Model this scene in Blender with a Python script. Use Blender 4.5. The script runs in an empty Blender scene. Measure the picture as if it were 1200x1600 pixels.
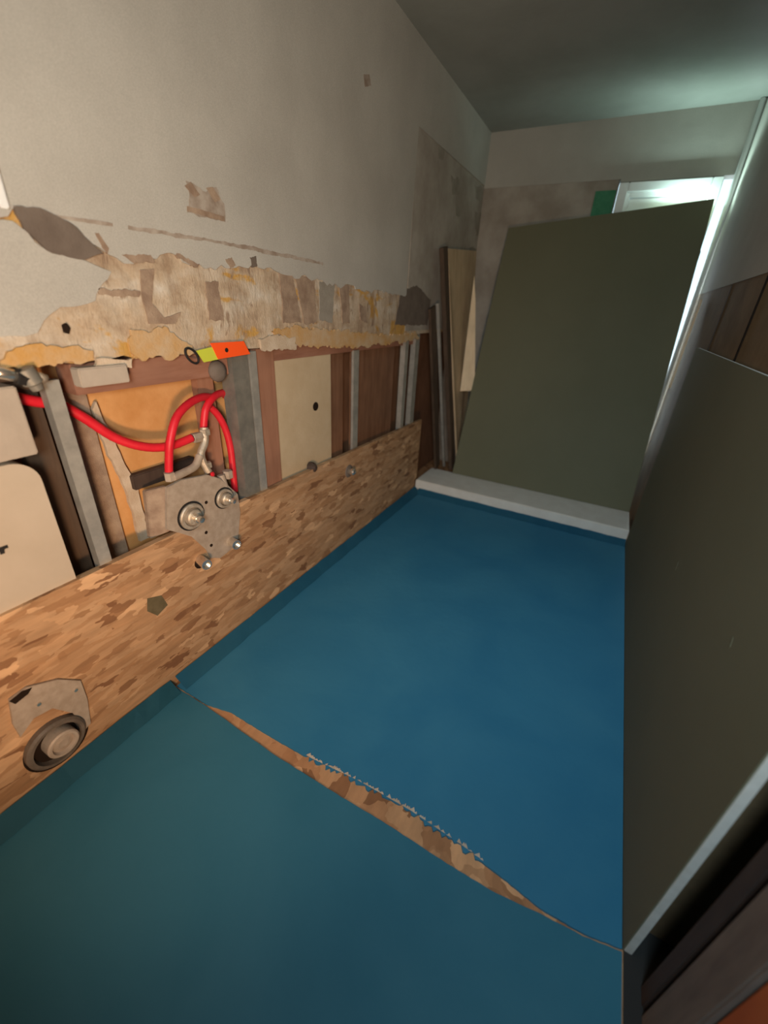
import bpy, bmesh, math, random
from mathutils import Vector, Matrix
from mathutils.geometry import tessellate_polygon
rnd = random.Random(7)
scene = bpy.context.scene
C = scene.collection

# ------------------------------------------------------------------ camera
CAM = Vector((0.0, 0.0, 1.3))
ROT = Matrix(((0.88108445, -0.24911398, 0.40203534),
              (0.47052277, 0.3755218, -0.79849339),
              (0.04794283, 0.8927069, 0.44808022)))
FPX = 643.04
cam_d = bpy.data.cameras.new('camera')
cam = bpy.data.objects.new('camera', cam_d); C.objects.link(cam)
cam.matrix_world = Matrix.Translation(CAM) @ ROT.to_4x4()
cam_d.sensor_fit = 'VERTICAL'; cam_d.sensor_height = 36.0; cam_d.sensor_width = 27.0
cam_d.lens = FPX / 1600 * 36
cam_d.clip_start = 0.02
cam_d.dof.use_dof = True; cam_d.dof.focus_distance = 1.45; cam_d.dof.aperture_fstop = 1.2
scene.camera = cam

# ------------------------------------------------------------------ world, exposure
world = bpy.data.worlds.new('world'); scene.world = world; world.use_nodes = True
world.node_tree.nodes['Background'].inputs[0].default_value = (0.62, 0.85, 0.95, 1)
world.node_tree.nodes['Background'].inputs[1].default_value = 1.6
vs = scene.view_settings
vs.view_transform = 'Standard'; vs.look = 'None'; vs.gamma = 1.0; vs.use_curve_mapping = False
vs.exposure = 0.25

def light(name, kind, loc, energy, color, target=None, **kw):
    d = bpy.data.lights.new(name, kind); d.energy = energy; d.color = color
    for k, v in kw.items(): setattr(d, k, v)
    o = bpy.data.objects.new(name, d); C.objects.link(o); o.location = loc
    if target is not None:
        o.rotation_euler = (Vector(target) - Vector(loc)).to_track_quat('-Z', 'Y').to_euler()
    return o
# warm work lamp standing in the hall behind the camera
light('warm_work_light', 'SPOT', (0.27, -0.35, 0.72), 80, (1.0, 0.62, 0.36), (-1.14, 0.70, 1.02),
      spot_size=math.radians(105), spot_blend=1.0, shadow_soft_size=0.10)
# soft neutral fill added behind the camera to brighten the upper left wall
light('neutral_fill', 'AREA', (0.22, -0.45, 1.40), 9.5, (0.97, 1.0, 0.92), (-1.14, 1.05, 1.55), shape='DISK', size=0.35, spread=math.radians(125))
# unseen cool strip added behind the leaning board to brighten the ceiling
tl = light('ceiling_spill_fill', 'AREA', (0.14, 3.548, 1.90), 3.2, (0.68, 1.0, 0.92), shape='RECTANGLE', size=0.24, size_y=0.025)
tl.rotation_euler = (math.pi + 0.62, 0, 0)
# cool fill added high behind the camera to brighten the right of the floor
light('cool_floor_fill', 'AREA', (0.10, -0.50, 2.25), 6.5, (0.62, 0.84, 1.0), (0.25, 1.8, 0.0), shape='DISK', size=0.4, spread=math.radians(85))
# daylight outside the gap in the back wall
light('daylight', 'AREA', (0.335, 3.80, 1.05), 16, (0.80, 0.93, 1.0), (0.30, 2.0, 1.1), shape='RECTANGLE', size=0.25, size_y=1.3)

# ------------------------------------------------------------------ geometry helpers
def ray(px, py):
    return ROT @ Vector(((px - 600) / FPX, -(py - 800) / FPX, -1.0))
def PX(px, py, X):                         # point of the plane x = X seen at a photo pixel
    d = ray(px, py); return CAM + d * ((X - CAM.x) / d.x)
def PY(px, py, Y):
    d = ray(px, py); return CAM + d * ((Y - CAM.y) / d.y)
def PZ(px, py, Z):
    d = ray(px, py); return CAM + d * ((Z - CAM.z) / d.z)

def link(name, bm, m, parent=None, smooth=False):
    bmesh.ops.recalc_face_normals(bm, faces=bm.faces)
    xs = [v.co for v in bm.verts]
    lo = Vector((min(v.x for v in xs), min(v.y for v in xs), min(v.z for v in xs)))
    hi = Vector((max(v.x for v in xs), max(v.y for v in xs), max(v.z for v in xs)))
    base = Vector(((lo.x + hi.x) / 2, (lo.y + hi.y) / 2, lo.z))
    bmesh.ops.translate(bm, verts=bm.verts, vec=-base)
    me = bpy.data.meshes.new(name); bm.to_mesh(me); bm.free()
    if smooth:
        for p in me.polygons: p.use_smooth = True
    if m: me.materials.append(m)
    o = bpy.data.objects.new(name, me); C.objects.link(o)
    o['_base'] = [base.x, base.y, base.z]
    if parent is not None:
        pb = Vector(parent['_base']); o.parent = parent; o.location = base - pb
    else:
        o.location = base
    return o
def thing(name, loc):
    o = bpy.data.objects.new(name, None); C.objects.link(o); o.location = loc
    o.empty_display_size = 0.05
    o['_base'] = [loc[0], loc[1], loc[2]]
    return o
def tag(o, label, cat, group=None):
    o['label'] = label; o['category'] = cat
    if group: o['group'] = group
    return o
def struct(o):
    o['kind'] = 'structure'; return o

def box(x0, x1, y0, y1, z0, z1, bev=0.0, bm=None):
    new = bmesh.new()
    bmesh.ops.create_cube(new, size=1.0)
    for v in new.verts:
        v.co = Vector(((x0 + x1) / 2 + v.co.x * abs(x1 - x0), (y0 + y1) / 2 + v.co.y * abs(y1 - y0), (z0 + z1) / 2 + v.co.z * abs(z1 - z0)))
    if bev: bmesh.ops.bevel(new, geom=list(new.edges), offset=bev, segments=2, affect='EDGES')
    return join(bm, new)
def join(bm, new):
    if bm is None: return new
    tmp = bpy.data.meshes.new('tmp'); new.to_mesh(tmp); new.free(); bm.from_mesh(tmp); bpy.data.meshes.remove(tmp)
    return bm
def prism(pts, vec, bm=None, bev=0.0):     # closed polygon (any plane) pushed along vec
    new = bmesh.new()
    a = [new.verts.new(p) for p in pts]; b = [new.verts.new(Vector(p) + Vector(vec)) for p in pts]
    n = len(a)
    if n > 4 and not bev:
        for (i, j, k) in tessellate_polygon([[Vector(p) for p in pts]]):
            if len({i, j, k}) == 3:
                try: new.faces.new((a[i], a[j], a[k])); new.faces.new((b[k], b[j], b[i]))
                except ValueError: pass
    else:
        new.faces.new(a); new.faces.new(b[::-1])
    for i in range(n): new.faces.new((a[i], a[(i + 1) % n], b[(i + 1) % n], b[i]))
    if bev: bmesh.ops.bevel(new, geom=list(new.edges), offset=bev, segments=2, affect='EDGES')
    return join(bm, new)
def tube(pts, r, bm=None, seg=16, sub=8, corr=0.0, closed=False):
    P = [Vector(p) for p in pts]
    if sub > 1 and len(P) > 2:             # Catmull-Rom
        Q = []
        n = len(P)
        for i in range(n if closed else n - 1):
            if closed: p0, p1, p2, p3 = P[i - 1], P[i], P[(i + 1) % n], P[(i + 2) % n]
            else: p0, p1, p2, p3 = P[max(i - 1, 0)], P[i], P[i + 1], P[min(i + 2, n - 1)]
            for k in range(sub):
                t = k / sub
                Q.append(0.5 * ((2 * p1) + (-p0 + p2) * t + (2 * p0 - 5 * p1 + 4 * p2 - p3) * t * t + (-p0 + 3 * p1 - 3 * p2 + p3) * t ** 3))
        if not closed: Q.append(P[-1])
        P = Q
    new = bmesh.new(); rings = []; up = Vector((0.3, 0.2, 1)).normalized(); n = len(P)
    for i, p in enumerate(P):
        if closed: t = (P[(i + 1) % n] - P[i - 1]).normalized()
        else: t = (P[min(i + 1, n - 1)] - P[max(i - 1, 0)]).normalized()
        s = t.cross(up)
        if s.length < 0.05: s = t.cross(Vector((1, 0, 0)))
        s.normalize(); u = s.cross(t).normalized(); up = u
        rr = r * (1 + (corr if i % 2 else -corr))
        rings.append([new.verts.new(p + (s * math.cos(2 * math.pi * k / seg) + u * math.sin(2 * math.pi * k / seg)) * rr) for k in range(seg)])
    for i in range(n if closed else n - 1):
        A = rings[i]; B = rings[(i + 1) % n]
        for k in range(seg): new.faces.new((A[k], A[(k + 1) % seg], B[(k + 1) % seg], B[k]))
    if not closed:
        new.faces.new(rings[0][::-1]); new.faces.new(rings[-1])
    return join(bm, new)
def lathe(prof, origin, axis, bm=None, seg=40):   # prof: (distance along axis, radius)
    ax = Vector(axis).normalized(); o = Vector(origin)
    s = ax.cross(Vector((0, 0, 1)))
    if s.length < 0.1: s = ax.cross(Vector((1, 0, 0)))
    s.normalize(); u = ax.cross(s)
    new = bmesh.new(); rings = []
    for (h, r) in prof:
        rings.append([new.verts.new(o + ax * h + (s * math.cos(2 * math.pi * k / seg) + u * math.sin(2 * math.pi * k / seg)) * max(r, 1e-4)) for k in range(seg)])
    for i in range(len(rings) - 1):
        for k in range(seg): new.faces.new((rings[i][k], rings[i][(k + 1) % seg], rings[i + 1][(k + 1) % seg], rings[i + 1][k]))
    new.faces.new(rings[0][::-1]); new.faces.new(rings[-1])
    return join(bm, new)
def hexa(origin, axis, length, r, bm=None): return lathe([(0, r * .9), (0.002, r), (length - .002, r), (length, r * .9)], origin, axis, bm, 6)
def ragged(pts, amp, step, seed=1, keep=()):
    """closed outline in (y, z); every side cut into short steps that wander by amp (sides listed in keep stay straight)"""
    r = random.Random(seed); out = []
    n = len(pts)
    for i in range(n):
        a = Vector(pts[i]); b = Vector(pts[(i + 1) % n]); L = (b - a).length
        out.append(a.copy())
        if i in keep: continue
        k = max(1, int(L / step)); nn = Vector((-(b - a).y, (b - a).x)).normalized(); w = 0
        for j in range(1, k):
            w = 0.55 * w + r.uniform(-amp, amp)
            out.append(a.lerp(b, j / k) + nn * w + (b - a).normalized() * r.uniform(-.3, .3) * step)
    return out
def yz(px, py, X=-1.14):
    p = PX(px, py, X); return (p.y, p.z)
def wall_patch(pxs, X0, thick, amp, step, seed, keep=()):
    return prism([Vector((X0, p[0], p[1])) for p in ragged([yz(*q) for q in pxs], amp, step, seed, keep)], (thick, 0, 0))

# ------------------------------------------------------------------ materials
def mat(name, col, rough=0.8, metal=0.0, spec=0.3):
    m = bpy.data.materials.new(name); m.use_nodes = True
    b = m.node_tree.nodes['Principled BSDF']
    b.inputs['Base Color'].default_value = (*col, 1); b.inputs['Roughness'].default_value = rough
    b.inputs['Metallic'].default_value = metal; b.inputs['Specular IOR Level'].default_value = spec
    return m
def nodes(m): return m.node_tree.nodes, m.node_tree.links, m.node_tree.nodes['Principled BSDF']
def pos_noise(m, scale, detail=6, stretch=(1, 1, 1), rough=0.6, dist=0.0):
    N, L, b = nodes(m)
    g = N.new('ShaderNodeNewGeometry'); mp = N.new('ShaderNodeMapping'); mp.inputs['Scale'].default_value = stretch
    L.new(g.outputs['Position'], mp.inputs['Vector'])
    n = N.new('ShaderNodeTexNoise'); n.inputs['Scale'].default_value = scale; n.inputs['Detail'].default_value = detail
    n.inputs['Roughness'].default_value = rough; n.inputs['Distortion'].default_value = dist
    L.new(mp.outputs[0], n.inputs['Vector'])
    return n
def ramp(m, src, stops, interp='LINEAR'):
    N, L, b = nodes(m); r = N.new('ShaderNodeValToRGB'); e = r.color_ramp; e.interpolation = interp
    while len(e.elements) > len(stops): e.elements.remove(e.elements[-1])
    while len(e.elements) < len(stops): e.elements.new(1.0)
    for k, (p, c) in enumerate(stops):
        e.elements[k].position = p; e.elements[k].color = (*c, 1)
    L.new(src, r.inputs['Fac']); return r
def mix(m, a, b2, fac, mode='MIX'):
    N, L, b = nodes(m); x = N.new('ShaderNodeMix'); x.data_type = 'RGBA'; x.blend_type = mode
    for sock, v in ((x.inputs[0], fac), (x.inputs[6], a), (x.inputs[7], b2)):
        if isinstance(v, (int, float)): sock.default_value = v
        elif isinstance(v, tuple): sock.default_value = (*v, 1)
        else: L.new(v, sock)
    return x.outputs[2]
def setcol(m, out): m.node_tree.links.new(out, nodes(m)[2].inputs['Base Color'])
def bump(m, src, strength=0.3, dist=0.003):
    N, L, b = nodes(m); x = N.new('ShaderNodeBump'); x.inputs['Strength'].default_value = strength; x.inputs['Distance'].default_value = dist
    L.new(src, x.inputs['Height']); L.new(x.outputs[0], b.inputs['Normal'])
def mottled(name, c1, c2, scale=6, rough=0.85, metal=0.0, stretch=(1, 1, 1), b=0.25, detail=6, spec=0.3, lo=.35, hi=.65):
    m = mat(name, c1, rough, metal, spec); n = pos_noise(m, scale, detail, stretch)
    setcol(m, ramp(m, n.outputs['Fac'], [(lo, c1), (hi, c2)]).outputs[0])
    n2 = pos_noise(m, scale * 12, 3, stretch); bump(m, n2.outputs['Fac'], b, 0.002)
    return m

M_paint = mottled('wall_paint', (0.40, 0.38, 0.34), (0.46, 0.44, 0.395), 3, b=0.35)
def stipple(m, sc, amt):
    src = nodes(m)[2].inputs['Base Color'].links[0].from_socket
    n = pos_noise(m, sc, 2, (1, 1, 1), .5)
    f = ramp(m, n.outputs['Fac'], [(.3, (1 - amt,) * 3), (.7, (1 + amt,) * 3)]).outputs[0]
    setcol(m, mix(m, src, f, 1.0, 'MULTIPLY'))
stipple(M_paint, 320, .09)
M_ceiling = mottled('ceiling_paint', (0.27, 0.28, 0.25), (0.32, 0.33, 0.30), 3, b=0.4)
M_bare = mottled('bare_plaster', (0.31, 0.27, 0.225), (0.43, 0.39, 0.34), 5, b=0.6)
def plaster_mat():
    m = mat('rough_plaster', (0.42, 0.33, 0.25), 0.9)
    a = pos_noise(m, 7, 8, (1, 1, 1.6), .65); base = ramp(m, a.outputs['Fac'], [(.32, (.36, .26, .175)), (.46, (.46, .355, .25)), (.6, (.52, .44, .345)), (.72, (.58, .53, .46))]).outputs[0]
    y = pos_noise(m, 5.5, 5, (1, .8, 1.5), .6, .6); ym = ramp(m, y.outputs['Fac'], [(.56, (0, 0, 0)), (.62, (1, 1, 1))]).outputs[0]
    c = mix(m, base, (.50, .29, .08), ym)
    d = pos_noise(m, 16, 5, (1, 1.4, .6), .6, 1.0); dm = ramp(m, d.outputs['Fac'], [(.61, (0, 0, 0)), (.66, (1, 1, 1))]).outputs[0]
    c = mix(m, c, (.30, .215, .15), dm)
    v = pos_noise(m, 10, 5, (1, 1.3, .75), .6, .8); vm = ramp(m, v.outputs['Fac'], [(.36, (.78, .72, .68)), (.48, (1, 1, 1)), (.62, (1.12, 1.12, 1.12))]).outputs[0]
    c = mix(m, c, vm, 1.0, 'MULTIPLY')
    setcol(m, c); n2 = pos_noise(m, 22, 9, (1, 1.5, .7), .7); bump(m, n2.outputs['Fac'], .8, .007)
    return m
M_rough = plaster_mat()
def osb_mat(name, light_c=(.52, .315, .17), mid=(.41, .22, .105), dark=(.22, .10, .045), scale=1.0):
    m = mat(name, mid, 0.65, 0, .35); N, L, b = nodes(m)
    g = N.new('ShaderNodeNewGeometry')
    cols = []
    for k, (rx, st, sc) in enumerate((((0.30, 0, 0), (15, 11, 36), 1.0), ((-0.35, 0, .3), (14, 11, 46), 1.0), ((1.1, 0, .5), (14, 16, 36), 1.0))):
        mp = N.new('ShaderNodeMapping'); mp.vector_type = 'TEXTURE' if False else 'POINT'
        mp.inputs['Rotation'].default_value = rx; mp.inputs['Scale'].default_value = [s * scale for s in st]
        L.new(g.outputs['Position'], mp.inputs['Vector'])
        nz = N.new('ShaderNodeTexNoise'); nz.inputs['Scale'].default_value = 1.2; nz.inputs['Detail'].default_value = 2
        L.new(mp.outputs[0], nz.inputs['Vector'])
        add = N.new('ShaderNodeVectorMath'); add.operation = 'ADD'; L.new(mp.outputs[0], add.inputs[0])
        sc_ = N.new('ShaderNodeVectorMath'); sc_.operation = 'SCALE'; sc_.inputs['Scale'].default_value = 1.2
        L.new(nz.outputs['Color'], sc_.inputs[0]); L.new(sc_.outputs[0], add.inputs[1])
        v = N.new('ShaderNodeTexVoronoi'); v.inputs['Scale'].default_value = 1.0
        L.new(add.outputs[0], v.inputs['Vector'])
        sep = N.new('ShaderNodeSeparateColor'); L.new(v.outputs['Color'], sep.inputs[0])
        cols.append((sep, v))
    c1 = ramp(m, cols[0][0].outputs[0], [(0.0, mid), (.35, light_c), (.7, mid), (1.0, tuple(x * .8 for x in mid))]).outputs[0]
    c2 = ramp(m, cols[1][0].outputs[1], [(0.0, dark), (.2, mid), (1, light_c)]).outputs[0]
    f = ramp(m, cols[1][0].outputs[0], [(.50, (0, 0, 0)), (.56, (1, 1, 1))]).outputs[0]
    c = mix(m, c1, c2, f)
    f2 = ramp(m, cols[2][0].outputs[0], [(.80, (0, 0, 0)), (.84, (1, 1, 1))]).outputs[0]
    c3 = ramp(m, cols[2][0].outputs[1], [(0, dark), (.5, mid), (.8, tuple(min(1, x * 1.25) for x in light_c))]).outputs[0]
    c = mix(m, c, c3, f2)
    fine = pos_noise(m, 25, 6, (1, .35, 2.2)); fr = ramp(m, fine.outputs['Fac'], [(.3, (.78, .78, .78)), (.7, (1.1, 1.1, 1.1))]).outputs[0]
    c = mix(m, c, fr, 1.0, 'MULTIPLY')
    setcol(m, c); bump(m, cols[1][0].outputs[1], .25, .002)
    return m
M_osb = osb_mat('oriented_strand_board')
M_osbfloor = osb_mat('subfloor_strand_board', (.62, .32, .15), (.50, .23, .10), (.28, .12, .05))
def wood(name, c1, c2, stretch=(1, 1, .12), scale=40):
    m = mat(name, c1, .7); n = pos_noise(m, scale, 5, stretch, .6, .4)
    n3 = pos_noise(m, 4, 3)
    c = ramp(m, n.outputs['Fac'], [(.3, c1), (.7, c2)]).outputs[0]
    c = mix(m, c, ramp(m, n3.outputs['Fac'], [(.3, (.8, .8, .8)), (.7, (1.1, 1.1, 1.1))]).outputs[0], 1.0, 'MULTIPLY')
    setcol(m, c); bump(m, n.outputs['Fac'], .2, .001); return m
M_orange_panel = mottled('orange_particle_board', (.56, .27, .09), (.66, .35, .14), 9, b=.4)
M_pinkwood = wood('pink_brown_timber', (.27, .12, .075), (.36, .18, .12), (1, .12, 1))
M_brownv = wood('dark_brown_board', (.16, .075, .04), (.25, .125, .07))
M_redwood = wood('reddish_timber', (.30, .14, .085), (.38, .19, .12))
M_tan = wood('tan_timber', (.50, .35, .21), (.60, .44, .28))
M_pale = wood('pale_timber_and_light', (.80, .60, .38), (.90, .72, .50))  # pale timber; also colours the painted patch of light in the corner
M_darkwood = wood('dark_timber', (.065, .042, .028), (.11, .07, .045))
M_beige = mottled('beige_plasterboard', (.50, .38, .24), (.56, .44, .29), 8, b=.3)
M_cistern = mottled('cream_plastic', (.44, .365, .28), (.49, .41, .32), 5, rough=.5, b=.15)
M_greybox = mottled('grey_fibre_board', (.38, .32, .26), (.45, .38, .31), 8, b=.3)
M_steel = mottled('galvanised_steel', (.42, .40, .36), (.56, .53, .47), 20, rough=.42, metal=.55, b=.1)
M_steeldark = mottled('dull_steel', (.20, .19, .165), (.28, .26, .22), 20, rough=.5, metal=.4, b=.1)
M_chrome = mat('chrome', (.75, .70, .62), .22, .9)
M_brass = mottled('weathered_brass', (.42, .33, .24), (.58, .50, .40), 60, rough=.4, metal=.45, b=.3)
M_castgrey = mottled('grey_mixer_body', (.36, .28, .21), (.46, .37, .29), 30, rough=.6, metal=.15, b=.3)
M_red = mottled('red_pipe_sleeve', (.62, .012, .025), (.70, .02, .035), 20, rough=.45, b=.1, spec=.4)
M_black = mat('black_rubber', (.015, .013, .012), .7)
M_hole = mat('dark_hole', (.02, .012, .008), .95, 0, .1)
M_orange = mat('fluorescent_orange_tape', (.95, .10, .015), .6)
M_lime = mat('lime_tape', (.55, .60, .06), .6)
M_green = mottled('green_plasterboard_paper', (.155, .150, .092), (.172, .165, .103), 1.5, rough=.85, b=.12)
M_gypsum = mottled('gypsum_edge', (.60, .57, .50), (.68, .65, .58), 30, b=.5)
M_xps = mottled('off_white_foam_board', (.72, .66, .58), (.78, .73, .65), 12, b=.5)
M_white = mottled('white_gloss_paint', (.74, .75, .74), (.80, .81, .80), 4, rough=.35, b=.05)
M_greenpatch = mottled('green_paint', (.05, .22, .12), (.08, .28, .16), 20)
def blue_mat(name, ca, cb):
    m = mat(name, ca, .62, 0, .22)
    n = pos_noise(m, 2.2, 5, (1, 1, 1), .55, .5)
    c = ramp(m, n.outputs['Fac'], [(.35, ca), (.65, cb)]).outputs[0]
    setcol(m, c)
    b1 = pos_noise(m, 5, 4); bump(m, b1.outputs['Fac'], .35, .012); return m
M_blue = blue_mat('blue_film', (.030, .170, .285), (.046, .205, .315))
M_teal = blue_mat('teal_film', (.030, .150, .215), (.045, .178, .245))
M_jamb = wood('grey_brown_timber', (.16, .12, .095), (.24, .19, .15))
M_jambdark = wood('dark_brown_timber', (.05, .032, .025), (.075, .05, .038))
M_terracotta = mottled('orange_brown_door', (.42, .10, .03), (.50, .13, .04), 6)
M_darkhall = mat('dark_hall_shade', (.03, .028, .025), .9)  # near-black colour carries the shade of the unlit hall
M_patch = mottled('brown_adhesive_patch', (.25, .17, .12), (.38, .28, .20), 22, b=.7)
M_patchdk = mottled('grey_brown_patch', (.13, .10, .08), (.17, .135, .11), 14, b=.5)
M_patchgr = mottled('grey_mortar_patch', (.26, .23, .19), (.33, .30, .25), 14, b=.7)
M_yellow = mottled('yellow_foam_adhesive', (.50, .28, .09), (.52, .38, .24), 11, b=.8)
M_faint = mottled('faint_brown_glue_mark', (.26, .20, .155), (.40, .345, .29), 30, b=.3)
M_ringdark = mottled('worn_grey_rubber', (.11, .085, .065), (.17, .135, .105), 30, rough=.5, b=.3)
M_sill = mottled('dusty_mortar', (.48, .36, .25), (.60, .49, .37), 20, b=.9)

# ------------------------------------------------------------------ room shell
XW, XR, YB, H = -1.14, 0.375, 3.60, 2.40
Y0 = -1.3
fl = struct(link('floor', box(XW - .30, 1.3, Y0, YB + .1, -.06, 0), M_osbfloor))
struct(link('ceiling', box(XW - .30, 1.3, Y0, YB + .1, H, H + .06), M_ceiling))
# left wall: rough masonry above an open cavity; paint coat still on it higher up
CT, CB = 1.150, 0.592                       # cavity top and bottom
wl = struct(thing('wall_left', (XW, 1.2, 0)))
link('upper_plaster', box(XW - .16, XW - .006, Y0, YB, CT, H), M_rough, wl)
link('cavity_back', box(XW - .30, XW - .16, Y0, YB, 0, H), M_brownv, wl)
link('cavity_side', box(XW - .16, XW - .012, Y0, -.02, 0, CT), M_bare, wl)
# bare zone beyond y 2.42 (below 2.1 m)
link('bare_plaster_field', box(XW - .006, XW - .003, 2.42, YB, CT + .02, 2.10), M_bare, wl)
# paint coat: straight at ceiling and ends, ragged along its lower edge
pts = [(Y0, H), (Y0, 1.40), yz(0, 340), yz(22, 322), yz(155, 386), yz(195, 412), yz(250, 398), yz(330, 418), yz(400, 412), yz(440, 428),
       yz(500, 438), yz(560, 452), yz(610, 458), (2.40, 1.36), (2.42, 2.10), (YB, 2.105), (YB, H)]
edge = [Vector(p) for p in ragged(pts[1:14], .010, .018, 3, keep=(12,))]
edge = [p for i, p in enumerate(edge) if i == 0 or p.x > max(q.x for q in edge[:i]) + .0005]
bm = bmesh.new(); T_ = []
for (y, z) in [tuple(p) for p in edge] + [(2.4205, 2.10), (YB, 2.105)]:
    T_.append([bm.verts.new((XW - .006, y, z)), bm.verts.new((XW, y, z)), bm.verts.new((XW, y, H)), bm.verts.new((XW - .006, y, H))])
for A_, B_ in zip(T_, T_[1:]):
    for k in range(4): bm.faces.new((A_[k], A_[(k + 1) % 4], B_[(k + 1) % 4], B_[k]))
bm.faces.new(T_[0][::-1]); bm.faces.new(T_[-1])
link('peeling_paint_coat', bm, M_paint, wl)
# paint still on the plaster under the dark oval, left
link('peeling_paint_patch', wall_patch([(-40, 350), (20, 345), (75, 392), (135, 408), (175, 425), (150, 470), (95, 480), (60, 520), (-40, 530)], XW - .006, .004, .005, .02, 5), M_paint, wl)
P = lambda nm, pxs, m, t=.004, amp=.004, step=.010, seed=1, X0=XW - .006: link(nm, wall_patch(pxs, X0, t, amp, step, seed), m, wl)
P('dark_oval', [(20, 322), (62, 325), (112, 350), (160, 396), (130, 406), (75, 392), (38, 358)], M_patchdk, .009, .002, seed=2)  # dark grey-brown oval laid on the wall
P('scraped_line', [(85, 335), (130, 341), (176, 349), (176, 354), (130, 347), (85, 340)], M_faint, .007, .001, seed=3)
P('scraped_line', [(148, 364), (154, 364), (170, 388), (168, 396), (160, 388)], M_patch, .007, .001, seed=4)
P('scraped_line', [(200, 352), (300, 368), (400, 386), (505, 410), (505, 415), (400, 392), (300, 374), (200, 358)], M_faint, .0065, .002, seed=41)
P('square_glue_mark', [(290, 282), (306, 290), (322, 300), (338, 292), (350, 318), (352, 347), (320, 340), (292, 332), (296, 305)], M_faint, .0065, .003, seed=5)
P('glue_bar', [(288, 290), (298, 284), (312, 304), (304, 308)], M_patch, .0075, .001, .01, seed=51)
P('glue_bar', [(322, 294), (332, 292), (344, 312), (336, 316)], M_patch, .0075, .001, .01, seed=52)
P('glue_bar', [(292, 322), (350, 338), (350, 346), (292, 330)], M_patch, .0075, .001, .01, seed=53)
P('trowel_mark', [(220, 422), (242, 420), (238, 474), (258, 497), (284, 488), (276, 506), (234, 506), (224, 470)], M_patch, .004, amp=.001, step=.01, seed=6)
P('trowel_mark', [(190, 398), (235, 398), (242, 410), (210, 412)], M_patch, .0065, amp=.0028, step=.006, seed=61)
P('trowel_mark', [(275, 396), (312, 412), (308, 418), (278, 404)], M_patch, .0065, amp=.0028, step=.006, seed=62)
P('trowel_mark', [(155, 450), (220, 455), (218, 464), (156, 460)], M_patch, .004, amp=.0028, step=.006, seed=63)
P('trowel_mark', [(322, 440), (342, 440), (350, 500), (328, 500)], M_patch, .004, amp=.0028, step=.006, seed=64)
P('trowel_mark', [(437, 425), (456, 420), (466, 470), (472, 505), (444, 505)], M_patch, .004, amp=.0028, step=.006, seed=7)
P('trowel_mark', [(462, 430), (492, 432), (496, 505), (476, 505)], M_patch, .004, amp=.0028, step=.006, seed=8)
P('trowel_mark', [(500, 440), (524, 442), (520, 505), (500, 500)], M_patchgr, .004, amp=.0028, step=.006, seed=9)
P('trowel_mark', [(531, 446), (546, 446), (547, 505), (536, 505), (534, 475)], M_patch, .004, amp=.0028, step=.006, seed=10)
P('trowel_mark', [(562, 475), (572, 480), (574, 505), (564, 500)], M_patch, .004, amp=.0028, step=.006, seed=11)
P('trowel_mark', [(352, 405), (362, 402), (368, 415), (360, 420)], M_patch, .0072, amp=.0028, step=.006, seed=13)
P('trowel_mark', [(390, 402), (400, 400), (402, 415), (394, 418)], M_patchdk, .0072, amp=.0028, step=.006, seed=14)
P('grey_mortar_patch', [(628, 452), (652, 446), (674, 468), (668, 508), (618, 508)], M_patchdk, seed=12)
P('yellow_adhesive', [(20, 548), (90, 541), (145, 548), (146, 563), (60, 574), (0, 572)], M_yellow, .007, .006, seed=15)
P('yellow_adhesive', [(204, 515), (262, 512), (300, 540), (296, 556), (206, 562)], M_yellow, .007, .008, seed=16)
P('yellow_adhesive', [(425, 518), (470, 510), (600, 524), (650, 520), (655, 530), (560, 543), (470, 543)], M_yellow, .007, .008, seed=17)
P('pale_mortar_lump', [(405, 530), (420, 524), (460, 526), (462, 546), (410, 548)], M_sill, .010, .006, seed=18)
P('pale_mortar_lump', [(150, 560), (205, 560), (205, 575), (150, 580)], M_sill, .010, .004, seed=19)
P('drilled_hole', [(98, 508), (104, 505), (110, 513), (108, 522), (101, 520)], M_hole, .0065, .001, seed=20)
P('wall_mark', [(568, 116), (577, 116), (580, 134), (570, 136)], M_faint, .0065, .001, seed=21)
for i, q in enumerate([(712, 290, 7, 16), (752, 350, 10, 22), (748, 300, 6, 12), (690, 240, 5, 10), (742, 400, 8, 14), (716, 330, 4, 9)]):
    x, y, a, b = q
    P('plaster_stain', [(x - a, y - b), (x + a, y - b * .6), (x + a * .7, y + b), (x - a * .8, y + b * .8)], M_patchgr, .0045, .008, .02, seed=30 + i)
# rough mortar lip along the top of the cavity
lip = []
for k in range(90):
    y = -.1 + k * .0308; lip.append((y, CT + .012 + rnd.uniform(-.006, .006)))
low = [(y, CT - .006 + rnd.uniform(-.006, .006)) for (y, z) in lip[::-1]]
link('mortar_lip', prism([Vector((XW - .05, y, z)) for (y, z) in lip + low], (.0445, 0, 0)), M_rough, wl)

wb = struct(thing('wall_back', (0, YB, 0)))
link('painted_part', box(XW - .3, -.25, YB, YB + .1, 2.09, H), M_paint, wb)
link('bare_part', box(XW - .3, -.26, YB + .003, YB + .1, 0, 2.09), M_bare, wb)
link('painted_part', box(-.25, 1.3, YB, YB + .1, 2.075, H), M_paint, wb)
link('painted_part', box(.368, 1.3, YB, YB + .1, 0, 2.075), M_paint, wb)
link('green_paint_patch', box(-.385, -.262, YB - .004, YB + .003, 1.86, 2.035), M_greenpatch, wb)
link('dark_plaster_stripe', box(-.43, -.39, YB - .002, YB + .003, 1.88, 2.04), M_bare, wb)
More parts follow.
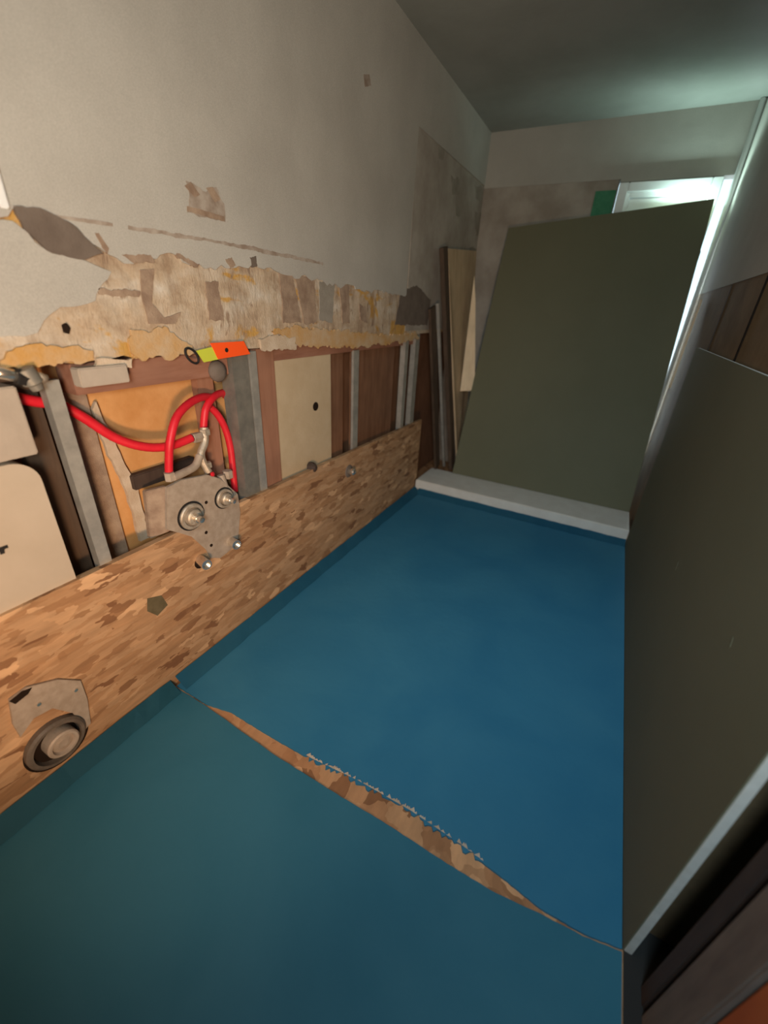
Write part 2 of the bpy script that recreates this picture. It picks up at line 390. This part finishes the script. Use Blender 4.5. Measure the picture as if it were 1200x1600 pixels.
# right wall
wr = struct(thing('wall_right', (XR, 2.1, 0)))
link('painted_part', box(XR, XR + .12, .70, YB, 1.46, H), M_paint, wr)
M_barebrown = mottled('brown_bare_board', (.155, .10, .05), (.22, .145, .075), 6, b=.5)
link('bare_part', box(XR + .003, XR + .12, .70, YB, 0, 1.46), M_barebrown, wr)
link('board_joint', box(XR, XR + .003, 1.955, 1.975, 1.10, 1.46), M_hole, wr)
link('board_joint', box(XR, XR + .003, 2.56, 2.57, 1.10, 1.455), M_jambdark, wr)
link('painted_part', box(XR, XR + .12, Y0, .70, 2.10, H), M_paint, wr)
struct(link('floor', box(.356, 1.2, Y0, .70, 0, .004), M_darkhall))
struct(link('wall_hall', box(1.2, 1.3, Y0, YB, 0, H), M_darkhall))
struct(link('wall_front', box(XW - .3, 1.3, Y0 - .1, Y0, 0, H), M_paint))
struct(link('trim_1', tube([(.356, YB - .020, .005), (.356, YB - .020, H - .002)], .0135, sub=1), M_white, None, True))
# near doorway in the right wall: timber jamb and the orange door behind it
d2 = struct(thing('door_2', (.42, .3, 0)))
link('door_jamb', box(.39, .50, .555, .593, 0, 2.05, .003), M_jambdark, d2)
link('jamb_groove', box(.405, .50, .545, .555, 0, 2.05), M_hole, d2)
link('door_lining', box(.39, .50, .463, .545, 0, 2.05, .003), M_jamb, d2)
link('door_leaf', box(.40, .44, -.4, .460, 0.01, 2.02, .002), M_terracotta, d2)
# far door in the back wall
d1 = struct(thing('door_1', (.03, YB, 0)))
DX0, DX1, DZ = -.250, .300, 2.068
fr = box(DX0, DX0 + .055, YB - .022, YB + .10, 0, DZ, .004)
fr = box(DX1 - .055, DX1, YB - .022, YB + .10, 0, DZ, .004, bm=fr)
fr = box(DX0 + .0552, DX1 - .0552, YB - .022, YB + .10, DZ - .05, DZ, .004, bm=fr)
fr = box(DX0 + .055, DX0 + .075, YB + .0, YB + .08, 0, DZ - .05, .002, bm=fr)
fr = box(DX0 + .076, DX1 - .056, YB + .0, YB + .08, DZ - .075, DZ - .0505, .002, bm=fr)
link('door_frame', fr, M_white, d1)
lf = box(DX0 + .075, DX1 - .055, YB + .03, YB + .07, .01, DZ - .078, .003)
link('door_leaf', lf, M_white, d1)
hg = tube([(DX1 - .052, YB - .03, 1.60), (DX1 - .052, YB - .03, 1.70)], .010)
hg = box(DX1 - .050, DX1 + .004, YB - .0255, YB - .021, 1.605, 1.695, bm=hg)
link('hinge', hg, M_steeldark, d1)


# ------------------------------------------------------------------ floor coverings
random.seed(4)
def sheet_edge(xa, xb, y, amp, seed, n=90, tear=None):
    r = random.Random(seed); out = []
    for k in range(n + 1):
        x = xa + (xb - xa) * k / n
        out.append((x, y(x) + r.uniform(-amp, amp) * (tear(x) if tear else 1)))
    return out
def lerp_tab(tab):
    def f(x):
        for (a, va), (b, vb) in zip(tab, tab[1:]):
            if x <= b: return va + (vb - va) * max(0, (x - a)) / (b - a)
        return tab[-1][1]
    return f
# seam: lower (near) edge and upper (far, torn) edge of the slit, from the photo on the floor plane
lowT = [tuple(PZ(*q, .006)[:2]) for q in [(322, 1103), (360, 1130), (430, 1180), (520, 1237), (600, 1285), (700, 1350), (770, 1393), (845, 1428), (910, 1462), (972, 1487)]]
upT = [tuple(PZ(*q, .006)[:2]) for q in [(322, 1100), (360, 1112), (430, 1155), (485, 1186), (560, 1222), (640, 1268), (720, 1322), (790, 1375), (845, 1420), (910, 1458), (972, 1483)]]
flo, fup = lerp_tab([(-1.13, lowT[0][1])] + lowT + [(.352, lowT[-1][1])]), lerp_tab([(-1.13, upT[0][1] + .001)] + upT + [(.352, upT[-1][1])])
e_lo = sheet_edge(-1.128, .352, flo, .0008, 2)
e_up = sheet_edge(-1.128, .352, lambda x: max(fup(x), flo(x) + .0022), .010, 3, n=170, tear=lambda x: .9 if -.55 < x < .02 else .08)
e_up = [(x, max(y, flo(x) + .0015)) for x, y in e_up]
def sheet(edge, yend, near):
    bm = bmesh.new(); T = .006
    pts = [Vector((x, y, 0.0)) for x, y in edge] + [Vector((.352, yend, 0)), Vector((-1.128, yend, 0))]
    return prism(pts, (0, 0, T), bm if False else None)
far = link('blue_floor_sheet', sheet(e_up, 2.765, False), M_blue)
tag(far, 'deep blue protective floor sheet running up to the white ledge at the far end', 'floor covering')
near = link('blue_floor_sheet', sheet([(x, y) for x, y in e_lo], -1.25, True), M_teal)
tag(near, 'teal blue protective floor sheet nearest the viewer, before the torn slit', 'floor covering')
# turned-up margins of the far sheet
def upstand(pts_a, pts_b, T=.004):
    bm = bmesh.new()
    n = len(pts_a)
    A = [bm.verts.new(p) for p in pts_a]; B = [bm.verts.new(p) for p in pts_b]
    for i in range(n - 1): bm.faces.new((A[i], A[i + 1], B[i + 1], B[i]))
    bmesh.ops.solidify(bm, geom=list(bm.faces), thickness=T); return bm
r = random.Random(5)
ys = [.62 + (2.765 - .62) * k / 40 for k in range(41)]
pa = [(-1.085 + r.uniform(-.003, .003), y, .008) for y in ys]; pb = [(-1.1345, y, .046 + r.uniform(-.002, .002)) for y in ys]
link('turned_up_edge', upstand(pa, pb), M_blue, far)
xs = [-1.10 + (.35 + 1.10) * k / 40 for k in range(41)]
pa = [(x, 2.715 + r.uniform(-.003, .003), .008) for x in xs]; pb = [(x, 2.7655, .038 + r.uniform(-.002, .002)) for x in xs]
link('turned_up_edge', upstand(pa, pb), M_blue, far)
ys = [-1.2 + (.60 + 1.2) * k / 40 for k in range(41)]
pa = [(-1.085 + r.uniform(-.003, .003), y, .008) for y in ys]; pb = [(-1.1345, y, .046 + r.uniform(-.002, .002)) for y in ys]
link('turned_up_edge', upstand(pa, pb), M_teal, near)
# torn fibres along the slit
fb = None
r = random.Random(9)
for k in range(80):
    x = r.uniform(-.55, .02); y = fup(x)
    a = Vector((x, y + .004, .0062)); L = r.uniform(.003, .012)
    d = Vector((r.uniform(-.5, .5), 1, r.uniform(-.05, .35))).normalized()
    s = Vector((1, 0, 0)) * r.uniform(.004, .009)
    fb = prism([a - s, a + s, a + d * L], (0, 0, .0012), fb)
link('torn_fibres', fb, M_sill, far)

# white ledge across the far end
lg = link('white_ledge', box(XW + .004, .352, 2.772, 3.10, 0, .10, .006), M_xps)
tag(lg, 'low off-white foam ledge across the far end of the blue floor', 'ledge')

# ------------------------------------------------------------------ big boards
n_ = Vector((0, 1.8, -.42)).normalized(); p0 = Vector((0, 3.08, .1))
def PB(px, py):
    d = ray(px, py); t = n_.dot(p0 - CAM) / n_.dot(d); return CAM + d * t
TL, TR = PB(795, 356), PB(1117, 310)
BL = PB(708, 734); BR = PB(995, 806)
BL.z = .103; BR.z = .103; BL.y = BR.y = 3.075; BR.x = .350
bb = link('green_plasterboard', prism([BL, BR, TR, TL], n_ * .0125, bev=.001), M_green)
tag(bb, 'tall dark green plasterboard leaning back against the far wall above the white ledge', 'plasterboard')
# right board: stands on its long side along the right wall
rb = thing('green_plasterboard', (.364, 1.6, 0))
tag(rb, 'long green plasterboard standing on edge along the right of the blue floor', 'plasterboard')
link('paper_face', box(.3535, .3565, .637, 2.766, 0.0, 1.185), M_green, rb)
link('gypsum_core', box(.3565, .3725, .636, 2.766, 0.0, 1.183, .001), M_gypsum, rb)
SC = []
for (px, py, ang, L) in [(1055, 890, .0, .03), (1140, 1010, .2, .02)]:
    c = PX(px, py, .3535); SC.append(prism([c + Vector((0, -.004, 0)), c + Vector((0, .004, 0)), c + Vector((0, .004 + ang * L, L)), c + Vector((0, ang * L, L))], (-.0006, 0, 0)))
M_scuff = mottled('pale_scuff', (.14, .14, .085), (.16, .16, .10), 40)
for sm in SC: link('scuff_mark', sm, M_scuff, rb)

# ------------------------------------------------------------------ board strip along the left wall
osb_out = [(-1.2, 0.0), (2.765, 0.0), (2.765, .10), (2.80, .102), (2.80, .565), (.95, .592), (.93, .575), (.90, .575), (.885, .592), (-1.2, .592)]
ob = link('strand_board_strip', prism([Vector((XW, y, z)) for y, z in osb_out], (-.022, 0, 0)), M_osb)
tag(ob, 'long orange-brown strand board fixed low along the left wall above the blue floor', 'board')
kn = None
M_knot = mottled('board_stain', (.10, .08, .04), (.14, .11, .06), 30)
link('green_brown_stain', prism([PX(*q, XW) for q in [(230, 935), (252, 930), (262, 945), (246, 962), (230, 955)]], (.0008, 0, 0)), M_knot, ob)

# ------------------------------------------------------------------ inside the cavity
XF = XW - .016
def cbox(name, px0, px1, y_px, z0, z1, x0, x1, m, label, cat, group=None, bev=.002):
    ya = PX(px0, y_px, x1)[1]; yb = PX(px1, y_px, x1)[1]
    o = link(name, box(x0, x1, ya, yb, z0, z1, bev), m); tag(o, label, cat, group); return o
def cstud(name, y0, y1, z0, z1, x0, x1, m, label):
    """metal C stud: web facing the room with two flanges and rolled lips"""
    t = .0025
    prof = [(x0, y0), (x1, y0), (x1, y1), (x0, y1), (x0, y1 - .008), (x0 + t, y1 - .008), (x0 + t, y1 - t), (x1 - t, y1 - t),
            (x1 - t, (y0 + y1) / 2 + .006), (x1 - .005, (y0 + y1) / 2), (x1 - t, (y0 + y1) / 2 - .006), (x1 - t, y0 + t), (x0 + t, y0 + t), (x0 + t, y0 + .008), (x0, y0 + .008)]
    o = link(name, prism([Vector((a, b, z0)) for a, b in prof], (0, 0, z1 - z0)), m)
    tag(o, label, 'stud'); return o
ZT, ZB = CT - .012, 0.50
bk = link('orange_back_panel', box(XW - .155, XW - .135, .56, 1.16, .50, 1.13), M_orange_panel); tag(bk, 'orange board lining the cavity behind the red pipes', 'panel')
o = link('timber_rail', box(XW - .10, XW - .03, .575, 1.07, 1.060, 1.135, .002), M_pinkwood); tag(o, 'pinkish brown timber rail under the plaster above the red pipes', 'rail')
o = link('timber_rail', box(XW - .08, XW - .035, 1.30, 2.62, 1.085, 1.142, .002), M_pinkwood); tag(o, 'brown timber rail under the plaster right of the pierced panel', 'rail')
# left metal stud
cstud('metal_stud', .503, .537, ZB, 1.105, XW - .045, XF, M_steel, 'galvanised metal stud crossing the thick red pipe, left end of the cavity')
o = link('timber_batten', box(XW - .15, XW - .118, .46, .53, ZB, 1.09, .002), M_darkwood); tag(o, 'dark batten between the cream box and the left metal stud', 'batten')
o = link('dark_board_strip', box(XW - .134, XW - .118, .545, .640, ZB, 1.055), M_patch); tag(o, 'dark brown board strip just right of the left metal stud', 'panel')
# ragged strip of old mortar
rg = ragged([(.645, 1.0), (.66, 1.02), (.69, .86), (.72, .74), (.715, .55), (.685, .55), (.68, .74), (.655, .86)], .003, .02, 8)
o = link('mortar_strip', prism([Vector((XW - .128, y, z)) for y, z in rg], (.012, 0, 0)), M_sill); tag(o, 'ragged pale mortar strip beside the orange cavity board', 'mortar')
o = link('pipe_bracket', box(XW - .126, XW - .10, .70, .93, .735, .785, .003), M_jambdark); tag(o, 'dark brown crossbar behind the red pipes, left of the mixer body', 'bracket')
# middle stud group
cstud('metal_stud', 1.075, 1.150, ZB, 1.125, XW - .075, XF, M_steeldark, 'wide dull grey metal stud right of the red pipe loop')
cstud('metal_stud', 1.158, 1.190, ZB, 1.13, XW - .06, XF + .003, M_steel, 'narrow bright metal stud edge beside the wide dull stud')
o = link('timber_stud', box(XW - .09, XF - .012, 1.195, 1.30, ZB, 1.135, .002), M_redwood); tag(o, 'reddish timber stud left of the beige pierced panel', 'stud')
o = link('timber_stud', box(XW - .12, XW - .09, .98, 1.05, ZB, 1.13, .002), M_redwood); tag(o, 'reddish timber upright behind the right red pipe', 'stud')
# pierced panel
pp = thing('beige_plasterboard', (XW - .05, 1.5, .50)); tag(pp, 'beige plasterboard piece with one round hole, set in the cavity', 'panel')
link('board', box(XW - .060, XW - .040, 1.305, 1.70, .50, 1.085, .001), M_beige, pp)
hc = PX(493, 635, XW - .040)
link('hole', lathe([(0, .020), (.0015, .020)], hc, (1, 0, 0)), M_hole, pp)
o = link('timber_stud', box(XW - .11, XW - .075, 1.71, 1.86, ZB, 1.08, .002), M_brownv); tag(o, 'dark brown timber directly right of the beige pierced panel', 'stud')
cstud('metal_stud', 1.885, 1.935, ZB, 1.09, XW - .04, XF - .01, M_steel, 'metal stud between two brown boards, right of the pierced panel')
o = link('brown_board', box(XW - .10, XW - .07, 1.96, 2.43, ZB, 1.085, .001), M_redwood); o.data.materials[0] = M_brownv
tag(o, 'wide brown board between the last metal studs of the cavity', 'panel')
cstud('metal_stud', 2.47, 2.515, ZB, 1.14, XW - .05, XF, M_steel, 'metal stud left one of the close pair at the cavity far end')
cstud('metal_stud', 2.62, 2.68, ZB, 1.145, XW - .05, XF, M_steel, 'metal stud right one of the close pair at the cavity far end')
o = link('rubble_lump', lathe([(0, .014), (.01, .030), (.03, .026), (.045, .010)], PX(482, 731, XW - .038), (1, .1, .2), None, 9), M_jambdark)
tag(o, 'dark lump lying at the foot of the beige pierced panel', 'debris')

# cream cistern and grey panel at left edge
def rounded(y0, y1, z0, z1, rr, x0, x1):
    out = []
    for (cy, cz, a0) in ((y1 - rr, z1 - rr, 0), (y0 + rr, z1 - rr, 90), (y0 + rr, z0 + rr, 180), (y1 - rr, z0 + rr, 270)):
        for k in range(9):
            a = math.radians(a0 + 90 * k / 8); out.append(Vector((x0, cy + rr * math.cos(a), cz + rr * math.sin(a))))
    return prism(out, (x1 - x0, 0, 0))
cs = thing('concealed_cistern', (XW - .08, .2, .52)); tag(cs, 'cream plastic box with rounded corner behind the board, left edge', 'cistern')
link('tank', rounded(-.02, .436, .52, .937, .055, XW - .14, XF + .004), M_cistern, cs)
mk = PX(3, 858, XF + .004)
link('black_mark', prism([mk + Vector((0, -.03, .006)), mk + Vector((0, .012, .006)), mk + Vector((0, .012, -.002)), mk + Vector((0, .004, -.002)), mk + Vector((0, .002, -.012)), mk + Vector((0, -.006, -.012)), mk + Vector((0, -.006, .0)), mk + Vector((0, -.03, .0))], (.001, 0, 0)), M_black, cs)
o = link('grey_panel', box(XW - .10, XF - .006, -.02, .452, .942, 1.100, .003), M_greybox); tag(o, 'grey board above the cream rounded box, left edge', 'panel')

# ------------------------------------------------------------------ chrome valve on top of the left stud
vv = thing('water_valve', PX(30, 590, XW)); tag(vv, 'chrome pipe fitting with dark nut above the grey panel', 'valve')
XV = XW + .012
a, b = PX(-25, 577, XV), PX(38, 590, XV)
link('pipe', tube([a, b], .0125, sub=1), M_chrome, vv, True)
ax = (b - a).normalized()
link('nut', hexa(b - ax * .016, ax, .022, .019), M_black, vv)
c = PX(46, 590, XV)
link('body', lathe([(-.022, .012), (-.020, .020), (.012, .020), (.016, .014), (.028, .012)], c, (0, .35, -1)), M_steeldark, vv, False)
link('outlet', tube([c + Vector((0, .01, .004)), PX(72, 592, XV)], .010, sub=1), M_brass, vv, True)
o = link('spacer_block', box(XF - .004, XW + .016, .568, .690, 1.085, 1.130, .003), M_greybox); tag(o, 'small grey block on the rail right of the chrome fitting', 'block')

# ------------------------------------------------------------------ red pipes
def pipe(spec, label, r_=.0125):
    pts = [PX(x, y, X) for (x, y, X) in spec]
    o = link('red_pipe', tube(pts, r_, sub=10, corr=.02), M_red, None, True); tag(o, label, 'pipe'); return o
XP = XW - .095
pipe([(28, 622, XP), (60, 628, XP), (92, 632, XP), (130, 652, XP + .01), (180, 684, XP + .02), (225, 698, XP + .04), (265, 697, XP + .05), (300, 684, XP + .06)], 'long red pipe sagging from the left stud to the mixer', .0135)
pipe([(264, 742, XW - .026), (264, 715, XW - .018), (266, 688, XW - .012), (276, 652, XW - .018), (296, 630, XW - .035), (318, 620, XW - .055), (334, 622, XW - .075)], 'red pipe curving up from the mixer and crossing the long one')
pipe([(318, 672, XW - .050), (319, 655, XW - .050), (322, 638, XW - .050), (332, 622, XW - .055), (346, 614, XW - .075), (352, 618, XW - .085)], 'short red pipe bending over the top fitting of the mixer')
pipe([(328, 636, XW - .080), (340, 648, XW - .075), (352, 670, XW - .070), (360, 700, XW - .065), (364, 735, XW - .060), (367, 768, XW - .055)], 'red pipe dropping on the right beside the grey stud')

# ------------------------------------------------------------------ mixer
XM = XW + .006
mx = thing('shower_mixer', PX(310, 850, XM)); tag(mx, 'grey concealed shower mixer body with two round valves, fed by red pipes', 'mixer')
def MP(*q, X=XM): return PX(q[0], q[1], X)
plate = prism([MP(*q) for q in [(262, 762), (285, 750), (325, 742), (345, 748), (372, 772), (376, 800), (372, 850), (345, 872), (330, 872), (322, 858), (300, 838), (262, 828)]], (-.014, 0, 0), bev=.0015)
link('mounting_plate', plate, M_castgrey, mx)
sb = prism([MP(228, 768, X=XW - .05), MP(262, 760, X=XM - .02), MP(266, 830, X=XM - .02), MP(236, 842, X=XW - .05)], (-.02, 0, 0), bev=.002)
link('side_bracket', sb, M_patch, mx)
for (px, py, rr, nm) in [(298, 806, .046, 'valve_cartridge'), (349, 778, .036, 'valve_cartridge')]:
    c = MP(px, py)
    v = link(nm, lathe([(0, rr), (.010, rr), (.014, rr * .93), (.014, rr * .74), (.006, rr * .70), (.006, rr * .66), (.012, rr * .62), (.022, rr * .60), (.026, rr * .5), (.026, rr * .3)], c, (1, 0, 0)), M_brass, mx)
    link('spindle', lathe([(0, rr * .30), (.014, rr * .30), (.016, rr * .24), (.030, rr * .22), (.032, rr * .1)], c + Vector((.026, 0, 0)), (1, 0, 0), None, 20), M_chrome, v)
    link('seal_ring', lathe([(0, rr * 1.12), (.004, rr * 1.12), (.004, rr * .96), (.0, rr * .96)], c + Vector((.0005, 0, 0)), (1, 0, 0)), M_black, v)
for (px, py) in [(322, 832), (330, 852), (322, 785)]:
    link('screw_hole', lathe([(0, .006), (.0015, .006)], MP(px, py), (1, 0, 0), None, 16), M_hole, mx)
# pipe unions above
ft = hexa(MP(300, 685, X=XM - .045), (MP(322, 680, X=XM - .045) - MP(300, 685, X=XM - .045)), .035, .017)
link('pipe_union', ft, M_castgrey, mx)
ft = tube([MP(319, 668, X=XM - .045), MP(320, 690, X=XM - .04), MP(314, 712, X=XM - .035), MP(326, 738, X=XM - .02)], .013, sub=6)
ft = hexa(MP(319, 670, X=XM - .045), (0, 0, -1), .022, .018, ft)
ft = hexa(MP(322, 722, X=XM - .03), (0, 0, -1), .020, .018, ft)
link('pipe_union', ft, M_brass, mx)
ft = tube([MP(312, 712, X=XM - .03), MP(305, 728, X=XM - .025), MP(288, 738, X=XM - .02), MP(270, 746, X=XM - .015)], .013, sub=6)
ft = hexa(MP(264, 738, X=XM - .022), (0, 0, -1), .028, .017, ft)
link('pipe_union', ft, M_castgrey, mx)
ft = tube([MP(345, 742, X=XM - .02), MP(352, 765, X=XM - .01)], .014, sub=1)
ft = hexa(MP(355, 735, X=XM - .02), (0, 0, -1), .030, .018, ft)
link('pipe_union', ft, M_castgrey, mx)
link('red_cap', lathe([(0, .008), (.006, .008), (.008, .004)], MP(331, 741, X=XM - .004), (1, .3, .2), None, 16), M_red, mx)
# outlets at the foot of the mixer
for (px, py, L) in [(312, 874, .055), (360, 845, .048)]:
    c = PX(px, py, XW)
    s = link('outlet_stub', lathe([(0, .018), (L, .018), (L, .014), (L - .012, .014)], c, (1, -.25, .05), None, 28), M_chrome, mx)
    link('outlet_hole', lathe([(0, .024), (.0012, .024)], c + Vector((0, 0, -.012)), (1, 0, 0), None, 28), M_hole, mx)

# ------------------------------------------------------------------ orange and lime strip with black ring
tp = thing('marking_tape', PX(345, 550, XW)); tag(tp, 'orange and lime tape strip with a black ring, stuck above the mixer', 'tape')
XT = XW + .006
link('orange_strip', prism([PX(*q, XT) for q in [(328, 536), (380, 533), (390, 553), (340, 561)]], (.003, 0, 0)), M_orange, tp)
link('lime_strip', prism([PX(*q, XT - .002) for q in [(306, 548), (330, 542), (342, 561), (318, 566)]], (.003, 0, 0)), M_lime, tp)
link('black_spot', lathe([(0, .007), (.001, .007)], PX(354, 547, XT + .003), (1, 0, 0), None, 12), M_black, tp)
rc = PX(300, 556, XT)
ringpts = [rc + Vector((0, .018 * math.cos(a) - .012 * math.sin(a) , -.02 * math.cos(a) + -.010 * math.sin(a))) for a in [2 * math.pi * k / 16 for k in range(16)]]
link('black_ring', tube(ringpts, .0035, closed=True, sub=2, seg=8), M_black, tp, True)
o = link('foam_plug', lathe([(0, .030), (.012, .036), (.022, .030), (.028, .014)], PX(336, 580, XW - .035), (1, 0, .1), None, 14), M_patchdk, None, True)
tag(o, 'round grey-brown plug under the orange and lime tape', 'plug')

# ------------------------------------------------------------------ big drain fitting lower left
df = thing('drain_fitting', PX(88, 1150, XW)); tag(df, 'large round pipe outlet with clamp in the board, lower left', 'pipe fitting')
c = PX(86, 1158, XW + .001)
link('cut_hole', lathe([(0, .082), (.0015, .082)], c + Vector((0, 0.004, -.008)), (1, 0, 0)), M_hole, df)
link('sealing_ring', lathe([(0, .074), (.016, .074), (.022, .068), (.022, .060), (.003, .056), (.0, .056)], c + Vector((0, .0, .004)), (1, 0, 0)), M_ringdark, df)
link('pipe_mouth', lathe([(0, .055), (.004, .055)], c + Vector((.002, 0, 0)), (1, 0, 0)), M_hole, df)
link('inner_pipe', lathe([(0, .040), (.036, .040), (.040, .036), (.040, .030), (.030, .026), (.034, .012)], c + Vector((.003, .006, .010)), (1, 0, 0)), M_castgrey, df)
cl = prism([PX(*q, XW + .001) for q in [(12, 1092), (40, 1072), (88, 1060), (124, 1062), (134, 1090), (140, 1128), (130, 1140), (112, 1112), (80, 1104), (50, 1120), (30, 1150), (18, 1130)]], (.008, 0, 0), bev=.001)
link('clamp_plate', cl, M_castgrey, df)
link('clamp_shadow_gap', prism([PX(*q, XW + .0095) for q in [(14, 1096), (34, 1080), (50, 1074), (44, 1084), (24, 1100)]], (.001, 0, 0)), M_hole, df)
link('screw', lathe([(0, .006), (.004, .005)], PX(60, 1100, XW + .0092), (1, 0, 0), None, 12), M_chrome, df)
link('screw', lathe([(0, .006), (.004, .005)], PX(118, 1078, XW + .0092), (1, 0, 0), None, 12), M_chrome, df)
# small stub
st = thing('pipe_stub', PX(545, 737, XW)); tag(st, 'small capped pipe stub in the strand board below the pierced panel', 'pipe fitting')
c = PX(545, 736, XW)
link('escutcheon', lathe([(0, .036), (.004, .034), (.006, .024)], c, (1, 0, 0)), M_patchdk, st)
link('cap', lathe([(0, .018), (.030, .018), (.036, .012), (.038, .003)], c + Vector((.005, 0, 0)), (1, -.1, .1), None, 24), M_chrome, st)

# ------------------------------------------------------------------ lengths leaning in the far left corner
def bar(a, b, w, t, bm=None, side=Vector((0, 1, 0)), bev=.0015):
    a = Vector(a); b = Vector(b); d = (b - a).normalized(); s = (side - d * side.dot(d)).normalized(); u = d.cross(s)
    q = [a + s * w / 2 + u * t / 2, a - s * w / 2 + u * t / 2, a - s * w / 2 - u * t / 2, a + s * w / 2 - u * t / 2]
    return prism(q, b - a, bm, bev)
a = PZ(706, 731, .110); b = PX(693, 386, -1.105)
o = link('timber_lath', bar(a, b, .075, .030), M_darkwood); tag(o, 'dark timber lath leaning in the far corner, tallest beside the tan board', 'lath')
a = PZ(694, 728, .103); b = PX(684, 474, -1.105)
o = link('metal_profile', bar(a, b, .022, .020), M_steel); tag(o, 'thin silver profile leaning before the dark lath in the corner', 'profile')
a = PZ(683, 729, .112); b = PX(675, 480, -1.12)
o = link('timber_lath', bar(a, b, .085, .018), M_darkwood); tag(o, 'short dark lath leaning at the left of the corner stack', 'lath')
q = [PZ(713, 733, .103), Vector((-.985, 3.48, .103)), PX(742, 392, -1.118), PX(697, 388, -1.118)]
o = link('tan_board', prism(q, (.012, .003, 0), bev=.001), M_tan)
tag(o, 'tan timber board leaning behind the dark lath, left of the tall green plasterboard', 'board')
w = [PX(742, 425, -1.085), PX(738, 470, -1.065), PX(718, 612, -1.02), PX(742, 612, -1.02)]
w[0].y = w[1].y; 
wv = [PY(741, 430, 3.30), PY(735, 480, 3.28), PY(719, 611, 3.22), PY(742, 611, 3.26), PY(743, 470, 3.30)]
o = link('pale_light_patch', prism(wv, (-.004, .012, 0)), M_pale)  # pale piece stands in for light falling on the tan board
tag(o, 'bright pale wedge standing in for a patch of light on the tan board', 'light patch')
# laths and strip at the right, between the two green boards
a = PX(1046, 606, .340); b = PX(1096, 468, .358)
o = link('timber_lath', bar(a, b, .012, .008, side=Vector((1, 0, 0))), M_pale)
tag(o, 'thin pale lath rising between the two green plasterboards at right', 'lath')
# short white strip at top left
tr = link('white_wall_strip', box(XW, XW + .010, .512, .530, 1.435, 1.56, .003), M_white)
tag(tr, 'short white strip on the wall at the left edge above the dark oval', 'trunking')

for o in bpy.data.objects:
    if '_base' in o: del o['_base']
